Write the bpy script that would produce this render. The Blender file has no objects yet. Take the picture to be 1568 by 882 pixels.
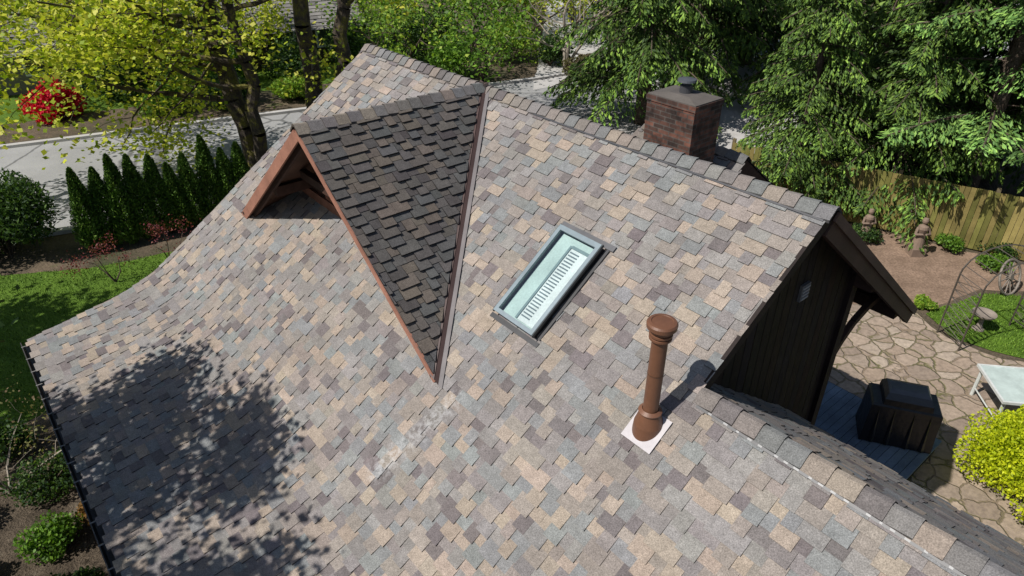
import bpy, math, random
import numpy as np
random.seed(11); rng=np.random.default_rng(11)
scene=bpy.context.scene

# ------------------------------------------------------------------ helpers
def nodes_of(name):
    m=bpy.data.materials.new(name); m.use_nodes=True
    nt=m.node_tree; nt.nodes.clear()
    out=nt.nodes.new('ShaderNodeOutputMaterial')
    b=nt.nodes.new('ShaderNodeBsdfPrincipled')
    nt.links.new(b.outputs[0],out.inputs[0])
    return m,nt,b,out
def noise(nt,scale,detail=4,rough=.6,coord=None,dist=0):
    n=nt.nodes.new('ShaderNodeTexNoise'); n.inputs['Scale'].default_value=scale
    n.inputs['Detail'].default_value=detail; n.inputs['Roughness'].default_value=rough
    n.inputs['Distortion'].default_value=dist
    if coord is not None: nt.links.new(coord,n.inputs['Vector'])
    return n
def ramp(nt,fac,stops):
    r=nt.nodes.new('ShaderNodeValToRGB'); e=r.color_ramp.elements
    while len(e)<len(stops): e.new(.5)
    for el,(p,c) in zip(e,stops):
        el.position=p; el.color=(c[0],c[1],c[2],1) if not isinstance(c,(int,float)) else (c,c,c,1)
    nt.links.new(fac,r.inputs[0]); return r
def mixc(nt,a,b,fac,mode='MULTIPLY'):
    m=nt.nodes.new('ShaderNodeMix'); m.data_type='RGBA'; m.blend_type=mode
    for sock,v in ((m.inputs[6],a),(m.inputs[7],b),(m.inputs[0],fac)):
        if isinstance(v,(int,float)): sock.default_value=v
        elif isinstance(v,tuple): sock.default_value=(v[0],v[1],v[2],1)
        else: nt.links.new(v,sock)
    return m.outputs[2]
def geo(nt):
    return nt.nodes.new('ShaderNodeTexCoord').outputs['Object']
def attr(nt):
    a=nt.nodes.new('ShaderNodeAttribute'); a.attribute_name='Col'; return a.outputs['Color']
def bump(nt,b,h,strength,dist=.01):
    bp=nt.nodes.new('ShaderNodeBump'); bp.inputs['Strength'].default_value=strength
    bp.inputs['Distance'].default_value=dist
    nt.links.new(h,bp.inputs['Height']); nt.links.new(bp.outputs[0],b.inputs['Normal'])

def mat_attr(name,rough=.9,fine=60,famt=(.75,1.25),big=1.0,bamt=(.85,1.15),bmp=.3,bd=.004,spec=.2,metal=0):
    m,nt,b,o=nodes_of(name); c=geo(nt)
    n1=noise(nt,fine,2,.7,c); r1=ramp(nt,n1.outputs[0],[(.25,famt[0]),(.75,famt[1])])
    n2=noise(nt,big,3,.6,c); r2=ramp(nt,n2.outputs[0],[(.3,bamt[0]),(.7,bamt[1])])
    x=mixc(nt,attr(nt),r1.outputs[0],1.0); x=mixc(nt,x,r2.outputs[0],1.0)
    nt.links.new(x,b.inputs['Base Color']); b.inputs['Roughness'].default_value=rough
    b.inputs['Specular IOR Level'].default_value=spec; b.inputs['Metallic'].default_value=metal
    if bmp: bump(nt,b,n1.outputs[0],bmp,bd)
    return m
def mat_leaf(name,trans=.35,rough=.55):
    m,nt,b,o=nodes_of(name); a=attr(nt)
    nt.links.new(a,b.inputs['Base Color']); b.inputs['Roughness'].default_value=rough
    b.inputs['Specular IOR Level'].default_value=.3
    if trans>0:
        t=nt.nodes.new('ShaderNodeBsdfTranslucent')
        tc=mixc(nt,a,(1.2,1.3,.6),1.0); nt.links.new(tc,t.inputs[0])
        ms=nt.nodes.new('ShaderNodeMixShader'); ms.inputs[0].default_value=trans
        nt.links.new(b.outputs[0],ms.inputs[1]); nt.links.new(t.outputs[0],ms.inputs[2]); nt.links.new(ms.outputs[0],o.inputs[0])
    return m
def mat_noise(name,stops,scale=3,rough=.9,detail=5,fine=40,famt=(.8,1.2),bmp=.4,bd=.02,dist=0):
    m,nt,b,o=nodes_of(name); c=geo(nt)
    n=noise(nt,scale,detail,.65,c,dist); r=ramp(nt,n.outputs[0],stops)
    f=noise(nt,fine,2,.7,c); rf=ramp(nt,f.outputs[0],[(.25,famt[0]),(.75,famt[1])])
    x=mixc(nt,r.outputs[0],rf.outputs[0],1.0); nt.links.new(x,b.inputs['Base Color'])
    b.inputs['Roughness'].default_value=rough; b.inputs['Specular IOR Level'].default_value=.25
    if bmp: bump(nt,b,f.outputs[0],bmp,bd)
    return m

class MB:
    def __init__(s): s.v=[];s.f=[];s.m=[];s.c=[]
    def face(s,pts,mat=0,col=(.5,.5,.5)):
        i=len(s.v); s.v.extend([tuple(p) for p in pts]); s.f.append(list(range(i,i+len(pts)))); s.m.append(mat); s.c.append(col)
    def obj(s,name,mats,parent=None,smooth=False):
        me=bpy.data.meshes.new(name); me.from_pydata(s.v,[],s.f)
        for m in mats: me.materials.append(m)
        me.polygons.foreach_set('material_index',s.m)
        ca=me.color_attributes.new('Col','FLOAT_COLOR','CORNER')
        cols=np.concatenate([np.tile(np.array([c[0],c[1],c[2],1.0]),len(f)) for f,c in zip(s.f,s.c)]).astype(np.float32)
        ca.data.foreach_set('color',cols)
        if smooth:
            me.polygons.foreach_set('use_smooth',[True]*len(s.f))
        me.update()
        o=bpy.data.objects.new(name,me); scene.collection.objects.link(o)
        if parent: o.parent=parent
        return o
def empty(name,loc=(0,0,0)):
    o=bpy.data.objects.new(name,None); o.location=loc; scene.collection.objects.link(o); return o
def V(*a): return np.array(a,float)
def nrm(a): return a/ (np.linalg.norm(a)+1e-9)
def boxpts(mb,c8,mat,col):
    for q in ((0,1,2,3),(4,5,6,7),(0,1,5,4),(1,2,6,5),(2,3,7,6),(3,0,4,7)): mb.face([c8[i] for i in q],mat,col)
def beam(mb,p0,p1,w,h,mat=0,col=(.2,.1,.07),up=(0,0,1)):
    p0=V(*p0);p1=V(*p1);d=nrm(p1-p0);u=V(*up);sd=np.cross(d,u)
    if np.linalg.norm(sd)<1e-3: sd=np.cross(d,V(0,1,0))
    sd=nrm(sd);u=nrm(np.cross(sd,d))
    k=[(-1,-1),(1,-1),(1,1),(-1,1)]
    boxpts(mb,[p0+sd*w/2*a+u*h/2*b for a,b in k]+[p1+sd*w/2*a+u*h/2*b for a,b in k],mat,col)
def tube(mb,p0,p1,r0,r1,n=6,mat=0,col=(.1,.08,.06),cap=False):
    p0=V(*p0);p1=V(*p1);d=nrm(p1-p0);a=V(0,0,1) if abs(d[2])<.9 else V(1,0,0)
    u=nrm(np.cross(d,a));w=np.cross(d,u)
    A=[p0+r0*(u*math.cos(t)+w*math.sin(t)) for t in [2*math.pi*i/n for i in range(n)]]
    B=[p1+r1*(u*math.cos(t)+w*math.sin(t)) for t in [2*math.pi*i/n for i in range(n)]]
    for i in range(n):
        j=(i+1)%n; mb.face([A[i],A[j],B[j],B[i]],mat,col)
    if cap: mb.face(A,mat,col); mb.face(B,mat,col)
def lathe(mb,c,prof,n=20,mat=0,col=(.5,.5,.5)):
    c=V(*c)
    for (r0,z0),(r1,z1) in zip(prof[:-1],prof[1:]):
        for i in range(n):
            a=2*math.pi*i/n;b=2*math.pi*(i+1)/n
            mb.face([c+V(r0*math.cos(a),r0*math.sin(a),z0),c+V(r0*math.cos(b),r0*math.sin(b),z0),c+V(r1*math.cos(b),r1*math.sin(b),z1),c+V(r1*math.cos(a),r1*math.sin(a),z1)],mat,col)

# --------------------------------------------------------------- house frame
Jx,Jy=-.357,10.53; Rx,Ry=.64,-.768; Ex,Ey=-.768,-.64
def W(s,e,z): return (Jx+s*Rx+e*Ex, Jy+s*Ry+e*Ey, z)
def hbox(mb,s0,s1,e0,e1,z0,z1,mat=0,col=(.1,.07,.05)):
    boxpts(mb,[W(s0,e0,z0),W(s1,e0,z0),W(s1,e1,z0),W(s0,e1,z0),W(s0,e0,z1),W(s1,e0,z1),W(s1,e1,z1),W(s0,e1,z1)],mat,col)
T=.745; PH=math.atan(T); CP,SP=math.cos(PH),math.sin(PH)
ZR=6.5
EE=6.68; ZE=2.66
prof=[(0,ZR),(4.05,ZR-T*4.05),(4.4,3.245),(4.75,3.075),(5.1,2.955),(5.5,2.865),(EE,ZE)]
pd=[0]
for (a,b),(c,d) in zip(prof[:-1],prof[1:]): pd.append(pd[-1]+math.hypot(c-a,d-b))
def front(s,d,h):
    i=0
    while i<len(prof)-2 and d>pd[i+1]: i+=1
    (a,b),(c,e2)=prof[i],prof[i+1]; t=(d-pd[i])/(pd[i+1]-pd[i]); L=pd[i+1]-pd[i]
    ne,nz=(b-e2)/L,(c-a)/L
    return W(s,a+(c-a)*t+ne*h,b+(e2-b)*t+nz*h)
def clip(poly,na,nd,c):
    out=[]
    for i in range(len(poly)):
        p=poly[i];q=poly[(i+1)%len(poly)]
        fp=na*p[0]+nd*p[1]-c; fq=na*q[0]+nd*q[1]-c
        if fp<=0: out.append(p)
        if (fp<0<fq) or (fq<0<fp):
            t=fp/(fp-fq); out.append(tuple(p[k]+(q[k]-p[k])*t for k in range(3)))
    return out
PAL=[((.300,.248,.202),.17),((.242,.211,.187),.21),((.203,.186,.178),.22),((.196,.199,.197),.19),((.147,.129,.128),.09),((.225,.213,.202),.12)]
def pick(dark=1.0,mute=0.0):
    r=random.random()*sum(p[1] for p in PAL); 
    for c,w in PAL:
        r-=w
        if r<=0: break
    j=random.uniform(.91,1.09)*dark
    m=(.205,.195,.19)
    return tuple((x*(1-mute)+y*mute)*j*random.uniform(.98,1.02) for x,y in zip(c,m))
def shingles(mb,mapf,dlen,arange,clips,dark=1.0,expo=.14,dstart=0,thick=1.0,mute=0.0):
    k=0; d=dlen
    while d>dstart:
        db=d; dt=max(d-expo-.04,dstart)
        a0,a1=arange(db)
        a=a0-random.uniform(0,.2); hi=random.random()<.5
        while a<a1:
            w=random.uniform(.12,.26) if hi else random.uniform(.09,.20)
            if random.random()<.12: w*=1.5
            hb=(.021 if hi else .0065)*thick; ext=.034 if hi else 0.0
            ext+=random.uniform(-.003,.003)
            aa=max(a,a0);bb=min(a+w-.002,a1)
            if bb-aa>.004:
                col=pick(dark,mute); sk=random.uniform(-.002,.002)
                dbe=db+ext
                polys=[([(aa,dbe,hb),(bb,dbe+sk,hb),(bb,dt,.0),(aa,dt,.0)],col),
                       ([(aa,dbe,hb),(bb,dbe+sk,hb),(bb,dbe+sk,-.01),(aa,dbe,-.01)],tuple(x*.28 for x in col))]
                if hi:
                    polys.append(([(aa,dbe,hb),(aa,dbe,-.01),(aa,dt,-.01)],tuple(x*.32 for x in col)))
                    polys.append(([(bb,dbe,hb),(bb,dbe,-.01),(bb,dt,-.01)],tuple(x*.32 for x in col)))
                for pl,cc in polys:
                    for cl in clips:
                        pl=clip(pl,*cl)
                        if len(pl)<3: break
                    if len(pl)>=3: mb.face([mapf(*p) for p in pl],0,cc)
            a+=w; hi=not hi if random.random()<.9 else hi
        d-=expo; k+=1
def mat_shingle():
    m,nt,b,o=nodes_of('asphalt_shingle'); c=geo(nt)
    g=noise(nt,90,1,.8,c); r1=ramp(nt,g.outputs[0],[(.2,.58),(.5,1.0),(.8,1.48)])
    g2=noise(nt,12,3,.75,c); r2=ramp(nt,g2.outputs[0],[(.25,.82),(.66,1.12),(.80,1.55)])
    g3=noise(nt,.9,3,.6,c); r3=ramp(nt,g3.outputs[0],[(.3,.88),(.7,1.12)])
    x=mixc(nt,attr(nt),r1.outputs[0],1.0); x=mixc(nt,x,r2.outputs[0],1.0); x=mixc(nt,x,r3.outputs[0],1.0)
    # chalky run-off below the dormer valley (distance to a segment on the roof)
    A=V(-.60,6.08,4.14);B=V(-1.55,5.66,3.46);AB=B-A
    def vm(op,a,bb):
        n=nt.nodes.new('ShaderNodeVectorMath'); n.operation=op
        for s_,v_ in ((n.inputs[0],a),(n.inputs[1],bb)):
            if isinstance(v_,np.ndarray): s_.default_value=tuple(v_)
            else: nt.links.new(v_,s_)
        return n
    PA=vm('SUBTRACT',c,A); dt=vm('DOT_PRODUCT',PA.outputs[0],AB/np.dot(AB,AB)); cl=nt.nodes.new('ShaderNodeClamp'); nt.links.new(dt.outputs['Value'],cl.inputs[0])
    sc=nt.nodes.new('ShaderNodeVectorMath'); sc.operation='SCALE'; sc.inputs[0].default_value=tuple(AB); nt.links.new(cl.outputs[0],sc.inputs['Scale'])
    dd=vm('DISTANCE',PA.outputs[0],sc.outputs[0]); rd=ramp(nt,dd.outputs['Value'],[(.0,.8),(.20,.0)])
    gn=ramp(nt,g2.outputs[0],[(.42,0.0),(.62,1.0)]); mm=nt.nodes.new('ShaderNodeMath'); mm.operation='MULTIPLY'; nt.links.new(rd.outputs[0],mm.inputs[0]); nt.links.new(gn.outputs[0],mm.inputs[1])
    x=mixc(nt,x,(.46,.46,.46),mm.outputs[0],'MIX')
    nt.links.new(x,b.inputs['Base Color']); b.inputs['Roughness'].default_value=.92; b.inputs['Specular IOR Level'].default_value=.2
    bump(nt,b,g.outputs[0],.5,.004); return m
M_sh=mat_shingle()
M_wood=mat_attr('stained_wood',.7,30,(.85,1.15),2,(.75,1.2),.2)
M_metal=mat_attr('painted_metal',.45,20,(.93,1.07),3,(.85,1.15),.05,spec=.5)
M_gen=mat_attr('weathered_paint',.8,40,(.88,1.12),2,(.85,1.15),.15)

house=empty('shingled_house')
mb=MB()
dsplit=1.8/CP
shingles(mb,front,pd[-1]+.03,lambda d:(-4.02+.36*max(0,(1-d/5.2)),5.57 if d<dsplit+.10 else 13.0),[])
mb.obj('front_roof_slope',[M_sh],house)
def planemap(o,av,dv,nv):
    o,av,dv,nv=[V(*x) for x in (o,av,dv,nv)]
    def f(a,d,h):
        q=o+av*a+dv*d+nv*h; return W(*q)
    return f
mb=MB(); shingles(mb,planemap((0,0,ZR),(1,0,0),(0,-CP,-SP),(0,-SP,CP)),3.57/CP,lambda d:(-3.66,5.57),[])
mb.obj('rear_roof_slope',[M_sh],house)
ZL=ZR-T*1.8
mb=MB(); shingles(mb,planemap((0,1.8,ZL),(1,0,0),(0,-CP,-SP),(0,-SP,CP)),2.62/CP,lambda d:(5.2,13.0),[],dark=.9)
mb.obj('wing_rear_slope',[M_sh],house)
# ---- dormer
TD=.78; PD=math.atan(TD); CD,SD=math.cos(PD),math.sin(PD); S0=-.08; EG=3.09; ZD=6.54
dl=2.98/CD
k=CD*TD/T
mb=MB(); shingles(mb,planemap((S0,0,ZD),(0,1,0),(CD,0,-SD),(SD,0,CD)),dl,lambda d:(-.1,EG),[(-1,k,-.08)],dark=.41,thick=1.8,mute=.25)  # shade on this slope, turned from the sun, is put into the shingle colour
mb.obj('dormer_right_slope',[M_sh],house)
mb=MB(); shingles(mb,planemap((S0,0,ZD),(0,1,0),(-CD,0,-SD),(-SD,0,CD)),dl,lambda d:(-.1,EG),[(-1,k,-.08)],dark=.8,thick=1.3)
mb.obj('dormer_left_slope',[M_sh],house)
# ---- roof deck / fascia / soffits
mb=MB(); BR=(.055,.032,.022); RED=(.31,.15,.105)
def sheet(pts,c=BR): mb.face(pts,0,c)
for i in range(len(prof)-1):
    d0,d1=pd[i],pd[i+1]
    def se(d): return -4.0+.36*max(0,(1-d/5.2))
    for h in (-.02,-.12):
        if d1<=pd[1]:
            for u0,u1,sr in ((0,dsplit,5.55),(dsplit,d1,12.9)):
                sheet([front(se(u0),u0,h),front(sr,u0,h),front(sr,u1,h),front(se(u1),u1,h)])
        else: sheet([front(se(d0),d0,h),front(12.9,d0,h),front(12.9,d1,h),front(se(d1),d1,h)])
    sheet([front(se(d0)-.01,d0,.005),front(se(d1)-.01,d1,.005),front(se(d1)-.01,d1,-.2),front(se(d0)-.01,d0,-.2)],(.10,.06,.045))
for h in (-.02,-.12):
    P=planemap((0,0,ZR),(1,0,0),(0,-CP,-SP),(0,-SP,CP)); sheet([P(-3.64,0,h),P(5.55,0,h),P(5.55,3.55/CP,h),P(-3.64,3.55/CP,h)])
    P=planemap((0,1.8,ZL),(1,0,0),(0,-CP,-SP),(0,-SP,CP)); sheet([P(5.2,0,h),P(12.9,0,h),P(12.9,2.58/CP,h),P(5.2,2.58/CP,h)])
    for sg in (1,-1):
        P=planemap((S0,0,ZD),(0,1,0),(sg*CD,0,-SD),(sg*SD,0,CD))
        sheet([P(0,0,h),P(EG-.03,0,h),P(EG-.03,dl-.02,h)],(.09,.05,.035))
beam(mb,W(5.55,0.02,ZR-.08),W(5.55,1.78,ZR-T*1.76-.08),.04,.12,0,(.025,.018,.016))
beam(mb,W(5.55,-.02,ZR-.16),W(5.55,-3.57,ZR-T*3.57-.16),.06,.26,0,(.07,.042,.033))
beam(mb,W(5.60,-.02,ZR-.06),W(5.60,-3.59,ZR-T*3.59-.06),.03,.10,0,(.11,.07,.055))
beam(mb,W(-3.66,-.02,ZR-.12),W(-3.66,-3.57,ZR-T*3.57-.12),.05,.2,0,BR)
beam(mb,W(-3.66,-3.56,ZR-T*3.57-.1),W(5.57,-3.56,ZR-T*3.57-.1),.04,.2,0,BR)
beam(mb,W(5.2,-.79,ZL-T*2.6-.1),W(12.9,-.79,ZL-T*2.6-.1),.04,.2,0,BR)
for sg in (1,-1):
    hh=.075 if sg>0 else .16
    z1=ZD-TD*2.93
    beam(mb,W(S0,EG+.0,ZD-.02-hh/2),W(S0+sg*2.93,EG+.0,z1-hh/2+.0),.03,hh,0,RED)
    beam(mb,W(S0,EG-.10,ZD-.17),W(S0+sg*2.75,EG-.10,ZD-TD*2.75-.17),.05,.12,0,(.06,.032,.024))
mb.obj('roof_deck_and_fascia',[M_wood],house)
# ---- dormer gable wall, recessed
def mat_boards(name):
    m,nt,b,o=nodes_of(name)
    a=attr(nt); c=geo(nt); n=noise(nt,5,4,.7,c); r=ramp(nt,n.outputs[0],[(.3,.65),(.7,1.25)])
    x=mixc(nt,a,r.outputs[0],1.0); nt.links.new(x,b.inputs['Base Color']); b.inputs['Roughness'].default_value=.8
    b.inputs['Specular IOR Level'].default_value=.2
    return m
M_bd=mat_boards('siding_boards')
mb=MB()
EW=2.32
zt=ZD-.15
half=(zt-(ZR-T*EW)+.0)/TD
nb=26
for i in range(nb):
    a=S0-half+2*half*i/nb; b=S0-half+2*half*(i+1)/nb-.012
    za=zt-TD*abs(a-S0); zb=zt-TD*abs(b-S0); zf=ZR-T*EW-.02
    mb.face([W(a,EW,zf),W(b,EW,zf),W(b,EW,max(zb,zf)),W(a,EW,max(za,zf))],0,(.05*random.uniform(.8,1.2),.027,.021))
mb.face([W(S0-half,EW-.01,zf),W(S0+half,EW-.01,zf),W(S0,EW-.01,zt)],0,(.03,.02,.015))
hbox(mb,S0-half+.1,S0+half-.1,EW,EW+.03,zf,zf+.16,0,(.24,.115,.08))
beam(mb,W(S0-1.15,EW+.30,ZD-TD*1.15-.22),W(S0+1.15,EW+.30,ZD-TD*1.15-.22),.10,.13,0,(.055,.03,.022))
beam(mb,W(S0,EW-.0,ZD-.27),W(S0,EG-.12,ZD-.27),.12,.18,0,(.07,.038,.028))
for sg in (-1,1): beam(mb,W(S0+sg*1.5,EW,ZD-TD*1.5-.26),W(S0+sg*1.5,EG-.12,ZD-TD*1.5-.26),.12,.16,0,(.07,.038,.028))
mb.obj('dormer_gable_wall',[M_bd],house)
mb=MB()
m_glass_dark,nt,b,o=nodes_of('window_glass'); b.inputs['Base Color'].default_value=(.05,.07,.08,1); b.inputs['Roughness'].default_value=.06; b.inputs['Specular IOR Level'].default_value=.9
for i in (-1,1):
    hbox(mb,S0+i*.55-.45,S0+i*.55+.45,EW+.012,EW+.03,5.02,5.42,0,(.1,.1,.1))
mb.obj('dormer_window',[m_glass_dark],house)
mb=MB()
for i in (-1,1):
    for (a,b2,c,d) in ((-.5,.5,4.97,5.02),(-.5,.5,5.42,5.47),(-.5,-.45,5.02,5.42),(.45,.5,5.02,5.42)):
        hbox(mb,S0+i*.55+a,S0+i*.55+b2,EW+.01,EW+.05,c,d,0,(.25,.11,.07))
mb.obj('dormer_window_frame',[M_wood],house)
# ---- valley flashing
mb=MB(); DB=(.055,.032,.028)
for sg in (1,-1):
    n=10
    for i in range(n):
        t0=i/n;t1=(i+1)/n
        e0=3.10*t0;e1=3.10*t1; sa=e0*T/TD; sb=e1*T/TD
        z0=ZR-T*e0;z1=ZR-T*e1
        w=.075
        mb.face([W(S0+sg*(sa+.05),e0+.01,z0+.034),W(S0+sg*(sb+.05),e1+.01,z1+.034),W(S0+sg*(sb+.05+w*1.1),e1+.01,z1+.030),W(S0+sg*(sa+.05+w*1.1),e0+.01,z0+.030)],0,(.15,.135,.135))
        mb.face([W(S0+sg*(sa-.015),e0+.01,z0+.075),W(S0+sg*(sb-.015),e1+.01,z1+.075),W(S0+sg*(sb+.052),e1+.01,z1+.036),W(S0+sg*(sa+.052),e0+.01,z0+.036)],0,DB)
        mb.face([W(S0+sg*(sa-.015),e0+.02,z0+.075),W(S0+sg*(sb-.015),e1+.02,z1+.075),W(S0+sg*(sb-.10),e1+.02,z1+.10),W(S0+sg*(sa-.10),e0+.02,z0+.10)],0,(.075,.045,.04))
        mb.face([W(S0+sg*(sa-.10),e0+.02,z0+.10),W(S0+sg*(sb-.10),e1+.02,z1+.10),W(S0+sg*(sb-.115),e1+.02,z1+.06),W(S0+sg*(sa-.115),e0+.02,z0+.06)],0,(.03,.02,.018))
mb.obj('valley_flashing',[M_metal],house)
# ---- ridge caps
def caps(mb,p0,p1,dnA,dnB,width=.16,expo=.19,lift=.02,rev=False,dark=1.0):
    p0=V(*p0);p1=V(*p1)
    if rev:p0,p1=p1,p0
    L=np.linalg.norm(p1-p0);d=(p1-p0)/L; n=int(L/expo)
    dnA=V(*dnA);dnB=V(*dnB); up=V(0,0,1)
    for i in range(n+1):
        a=i*expo+random.uniform(-.01,.01);b=min(a+expo+.08,L+.02)
        wj=width*random.uniform(.94,1.06)
        def sec(t,h):
            c=p0+d*t
            return [c+dnA*wj+up*(h-.012),c+dnA*wj*.45+up*(h+.004),c+dnA*.03+up*(h+.012),c+dnB*.03+up*(h+.012),c+dnB*wj*.45+up*(h+.004),c+dnB*wj+up*(h-.012)]
        A=sec(a,lift+.034);B=sec(b,lift+.006); A2=[q-up*.034 for q in A]
        col=pick(.80*dark,.2)
        A=[W(*q) for q in A];B=[W(*q) for q in B];A2=[W(*q) for q in A2]
        for j in range(5):
            mb.face([A[j],A[j+1],B[j+1],B[j]],0,col); mb.face([A[j],A[j+1],A2[j+1],A2[j]],0,tuple(x*.35 for x in col))
        mb.face([A[0],B[0],[B[0][0],B[0][1],B[0][2]-.02],A2[0]],0,tuple(x*.4 for x in col))
        mb.face([A[5],B[5],[B[5][0],B[5][1],B[5][2]-.02],A2[5]],0,tuple(x*.4 for x in col))
mb=MB()
caps(mb,(-3.68,0,ZR),(5.60,0,ZR),(0,CP,-SP),(0,-CP,-SP),rev=True,dark=1.0)
caps(mb,(S0,.05,ZD),(S0,EG+.02,ZD),(CD,0,-SD),(-CD,0,-SD),rev=True,lift=.025,dark=.95)
caps(mb,(5.58,1.8,ZL),(12.9,1.8,ZL),(0,CP,-SP),(0,-CP,-SP),rev=True,width=.17,expo=.23)
mb.obj('ridge_caps',[M_sh],house)
mb=MB()
def strip(s0,s1,e,z,off,dn):
    s=s0
    i=0
    while s<s1:
        w=random.uniform(.02,.05) if i%2 else random.uniform(.05,.16); col=(.22,.22,.22) if i%2 else (.035,.035,.04)
        a=e+dn*CP*off; zz=z-SP*off+.032
        wd=.024 if i%2==0 else .018
        b=e+dn*CP*(off+wd); z2=z-SP*(off+wd)+.03
        mb.face([W(s,a,zz),W(min(s+w,s1),a,zz),W(min(s+w,s1),b,z2),W(s,b,z2)],0,col)
        s+=w;i+=1
strip(5.62,12.9,1.8,ZL,.172,1)
mb.face([W(1.2,CP*.165,ZR-SP*.165+.034),W(5.55,CP*.165,ZR-SP*.165+.034),W(5.55,CP*.185,ZR-SP*.185+.032),W(1.2,CP*.185,ZR-SP*.185+.032)],0,(.05,.05,.055))
mb.obj('ridge_cable',[M_metal],house)  # thin black cable along the ridge caps, with short pale segments
# ---- gutter
mb=MB(); GD=(.035,.030,.028)
ge,gz=EE+.01,ZE-.04
pf=[(0,.02),(0,-.10),(.035,-.12),(.09,-.12),(.125,-.05),(.125,.0),(.112,.0),(.112,-.05),(.085,-.105),(.02,-.105)]
for (a,b),(c,d) in zip(pf[:-1],pf[1:]):
    inner = a>=.112 and c<.12
    mb.face([W(-4.06,ge+a,gz+b),W(12.9,ge+a,gz+b),W(12.9,ge+c,gz+d),W(-4.06,ge+c,gz+d)],0,GD if not inner else (.06,.055,.05))
mb.face([W(-4.06,ge+a,gz+b) for a,b in pf],0,GD)
s=-3.9
while s<12.8:
    hbox(mb,s,s+.018,ge-.02,ge+.13,gz-.004,gz+.004,0,(.22,.21,.20)); s+=.42
mb.obj('rain_gutter',[M_metal],house)
# ---- walls
mb=MB()
def boards(s0,e0,s1,e1,zb,ztf,col,step=.2):
    L=math.hypot(s1-s0,e1-e0);n=max(1,int(L/step))
    for i in range(n):
        t0=i/n;t1=(i+1)/n-.012/L
        a=(s0+(s1-s0)*t0,e0+(e1-e0)*t0);b=(s0+(s1-s0)*t1,e0+(e1-e0)*t1)
        c=tuple(x*random.uniform(.8,1.2) for x in col)
        mb.face([W(a[0],a[1],zb),W(b[0],b[1],zb),W(b[0],b[1],ztf(b[1])),W(a[0],a[1],ztf(a[1]))],0,c)
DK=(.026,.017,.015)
def zroof(e):
    if e<0: return ZR+T*e-.14
    for (a,b),(c,d) in zip(prof[:-1],prof[1:]):
        if e<=c: return b+(d-b)*(e-a)/(c-a)-.14
    return 2.5
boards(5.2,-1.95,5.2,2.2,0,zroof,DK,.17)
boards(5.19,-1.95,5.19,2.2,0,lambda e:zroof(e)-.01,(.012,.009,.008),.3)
boards(-3.4,-1.95,-3.4,6.2,0,zroof,(.12,.07,.05))
boards(-3.4,6.2,12.5,6.2,0,lambda e:2.6,(.12,.07,.05))
boards(-3.4,-1.95,5.2,-1.95,0,zroof,(.10,.06,.045))
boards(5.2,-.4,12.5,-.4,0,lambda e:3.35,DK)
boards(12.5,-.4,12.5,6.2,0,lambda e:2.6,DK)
hbox(mb,5.12,5.26,-2.06,-1.90,0,5.0,0,(.035,.023,.02))
hbox(mb,-3.4,5.5,-3.25,-3.1,3.78,3.98,0,(.06,.036,.028))
hbox(mb,1.2,1.35,-3.25,-3.1,0,3.8,0,(.06,.036,.028))
hbox(mb,4.0,5.5,-1.98,-1.9,4.72,4.9,0,(.06,.036,.028))
arc=[(-1.98,3.55),(-2.15,3.75),(-2.4,3.95),(-2.75,4.08),(-3.15,4.12)]
for (a,b),(c,d) in zip(arc[:-1],arc[1:]): beam(mb,W(5.22,a,b-.05),W(5.22,c,d-.05),.08,.10,0,(.07,.042,.032))
mb.obj('walls',[M_bd],house)
mb=MB(); hbox(mb,5.2,5.235,-.70,-.52,5.02,5.24,0,(.16,.15,.145)); 
for i in range(4): hbox(mb,5.235,5.245,-.685,-.535,5.04+i*.05,5.06+i*.05,0,(.35,.34,.33))
mb.obj('gable_vent',[M_gen],house)
mb=MB()
for s in (-1.5,1.5,4.5,8.0): hbox(mb,s,s+1.4,6.21,6.23,.9,2.1,0)
hbox(mb,7.0,8.8,-.43,-.41,.2,2.2,0)
mb.obj('wall_windows',[m_glass_dark],house)
mb=MB()
for s in (-1.5,1.5,4.5,8.0):
    hbox(mb,s-.08,s+1.48,6.235,6.26,2.1,2.18,0,(.5,.46,.4)); hbox(mb,s-.08,s+1.48,6.235,6.26,.82,.9,0,(.5,.46,.4))
    hbox(mb,s-.08,s,6.235,6.26,.9,2.1,0,(.5,.46,.4)); hbox(mb,s+1.4,s+1.48,6.235,6.26,.9,2.1,0,(.5,.46,.4))
mb.obj('wall_window_frames',[M_gen],house)

# ---- skylight
def fr(s,e,h): return W(s,e+SP*h,ZR-T*e+CP*h)
def fbox(mb,s0,s1,e0,e1,h0,h1,mat,col):
    boxpts(mb,[fr(s0,e0,h0),fr(s1,e0,h0),fr(s1,e1,h0),fr(s0,e1,h0),fr(s0,e0,h1),fr(s1,e0,h1),fr(s1,e1,h1),fr(s0,e1,h1)],mat,col)
sk=empty('skylight')
mb=MB()
s0,s1,e0,e1=2.97,3.63,1.17,2.20
CURB=(.022,.020,.020); AL=(.20,.25,.275)
fbox(mb,s0,s0+.03,e0,e1,-.02,.10,0,CURB); fbox(mb,s1-.03,s1,e0,e1,-.02,.10,0,CURB)
fbox(mb,s0+.03,s1-.03,e0,e0+.03,-.02,.10,0,CURB); fbox(mb,s0+.03,s1-.03,e1-.03,e1,-.02,.10,0,CURB)
f=.04
fbox(mb,s0-.012,s0+f,e0-.01,e1+.01,.102,.135,0,AL); fbox(mb,s1-f,s1+.012,e0-.01,e1+.01,.102,.135,0,AL)
fbox(mb,s0+f,s1-f,e0-.01,e0+f,.102,.135,0,AL); fbox(mb,s0+f,s1-f,e1-f*.8,e1+.01,.102,.135,0,AL)
for q in ((s0-.022,s0-.013,e0-.02,e1+.02),(s1+.013,s1+.022,e0-.02,e1+.02)): fbox(mb,*q,.09,.128,0,(.05,.06,.065))
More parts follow.
